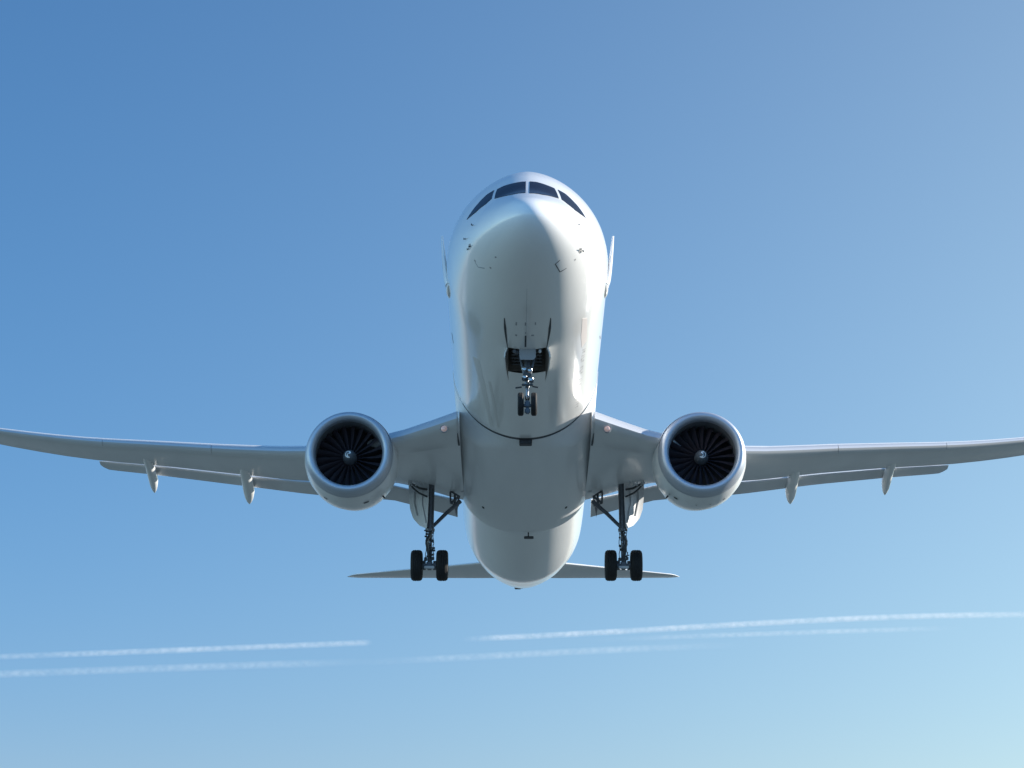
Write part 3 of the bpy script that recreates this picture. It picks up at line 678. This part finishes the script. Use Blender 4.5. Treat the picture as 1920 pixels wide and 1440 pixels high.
# ------------------------------------------------------------------ contrails
def contrail_mat(name, dens, x0, x1, f0, f1, poly, hw):
    m = bpy.data.materials.new(name); m.use_nodes = True; t = m.node_tree; t.nodes.clear()
    out = t.nodes.new("ShaderNodeOutputMaterial"); vol = t.nodes.new("ShaderNodeVolumePrincipled")
    vol.inputs["Color"].default_value = (1, 1, 1, 1); vol.inputs["Anisotropy"].default_value = 0.1
    def mth(op, a, b_=None, clamp=False):
        q = t.nodes.new("ShaderNodeMath"); q.operation = op; q.use_clamp = clamp
        for i, w in enumerate((a, b_)):
            if w is None: continue
            if isinstance(w, (int, float)): q.inputs[i].default_value = float(w)
            else: t.links.new(w, q.inputs[i])
        return q.outputs[0]
    tc = t.nodes.new("ShaderNodeTexCoord"); sx = t.nodes.new("ShaderNodeSeparateXYZ"); t.links.new(tc.outputs["Object"], sx.inputs[0])
    X, Y, Z = sx.outputs
    zc = float(poly[0])
    for c in poly[1:]: zc = mth('ADD', mth('MULTIPLY', X, zc), float(c))
    dz = mth('DIVIDE', mth('SUBTRACT', Z, zc), hw); dy = mth('DIVIDE', Y, hw * 1.3)
    fall = mth('SUBTRACT', 1.0, mth('ADD', mth('MULTIPLY', dz, dz), mth('MULTIPLY', dy, dy)), True)
    def noise(sc, d):
        n = t.nodes.new("ShaderNodeTexNoise"); n.inputs["Scale"].default_value = sc; n.inputs["Detail"].default_value = d
        t.links.new(tc.outputs["Object"], n.inputs["Vector"]); return n.outputs[0]
    def rng_(v, a, b_, lo, hi, kind='LINEAR'):
        q = t.nodes.new("ShaderNodeMapRange"); q.interpolation_type = kind
        for i, w in enumerate((a, b_, lo, hi)): q.inputs[i + 1].default_value = w
        t.links.new(v, q.inputs[0]); return q.outputs[0]
    d = mth('MULTIPLY', rng_(noise(.05, 4), .34, .68, .5, 1.4), rng_(noise(.006, 2), .35, .65, .65, 1.3))
    d = mth('MULTIPLY', mth('MULTIPLY', d, fall), dens)
    if f0 > 0: d = mth('MULTIPLY', d, rng_(X, x0, x0 + f0, 0, 1, 'SMOOTHSTEP'))
    if f1 > 0: d = mth('MULTIPLY', d, rng_(X, x1 - f1, x1, 1, 0, 'SMOOTHSTEP'))
    t.links.new(d, vol.inputs["Density"]); t.links.new(vol.outputs[0], out.inputs["Volume"])
    return m
DIST = 9000.0; PX = DIST / 4600.0 ; cl, sn_ = math.cos(R(LOOK)), math.sin(R(LOOK))
def ray(u, v, D):
    a = (u - 960) / 4600; b = (720 - v) / 4600; d = Vector((a, cl - b * sn_, sn_ + b * cl)); return cam.location + d * (D / d.y)
def contrail(pts, hw, dens, f0, f1, label, D=DIST):
    us = [p[0] for p in pts]; vs = [p[1] for p in pts]; N = max(24, int((us[-1] - us[0]) / 14)); rs = []
    base = ray((us[0] + us[-1]) / 2, float(np.interp((us[0] + us[-1]) / 2, us, vs)), D)
    cs = [ray(us[0] + (us[-1] - us[0]) * k / N, float(mono(list(zip(us, vs)), us[0] + (us[-1] - us[0]) * k / N)), D) - base for k in range(N + 1)]
    poly = np.polyfit([c.x for c in cs], [c.z for c in cs], 4); r = hw * D / 4600
    for c in cs:
        z = float(np.polyval(poly, c.x)); rs.append([Vector((c.x, r * 1.38 * math.cos(a), z + r * 1.06 * math.sin(a))) for a in np.linspace(0, 2 * math.pi, 16, endpoint=False)])
    M['ct'] = contrail_mat("contrail_vapour", dens, cs[0].x, cs[-1].x, f0 * D / 4600, f1 * D / 4600, poly, r)
    o = MB().rings(rs).build("contrail", 'ct'); o.location = base
    o['label'] = label; o['category'] = "contrail"; o['group'] = "contrails across the lower sky"
    return o
contrail([(-260, 1242), (0, 1231.5), (350, 1218.5), (700, 1204.5)], 6.8, .013, 620, 25, "bright contrail at left with a blunt tip, upper of the left pair")
contrail([(-260, 1274), (0, 1264), (320, 1252.5), (730, 1239)], 8.5, .0048, 250, 260, "fainter doubled contrail at left, running parallel below the bright blunt-ended one", DIST + 300)
contrail([(862, 1199.5), (1100, 1187), (1400, 1171), (1560, 1161.5), (1720, 1154.5), (2080, 1153)], 6.8, .0165, 90, 300, "longest and brightest contrail at right, rising then levelling off towards the right edge")
contrail([(640, 1244), (960, 1228), (1200, 1216), (1420, 1209)], 8, .0055, 330, 330, "faintest wispy contrail below the airliner's tail, lowest of the middle trails", DIST + 300)
contrail([(1080, 1202), (1300, 1193), (1600, 1183), (1810, 1177)], 6.0, .0075, 350, 200, "thin pale contrail close under the longest one at right, fading at both ends", DIST + 600)
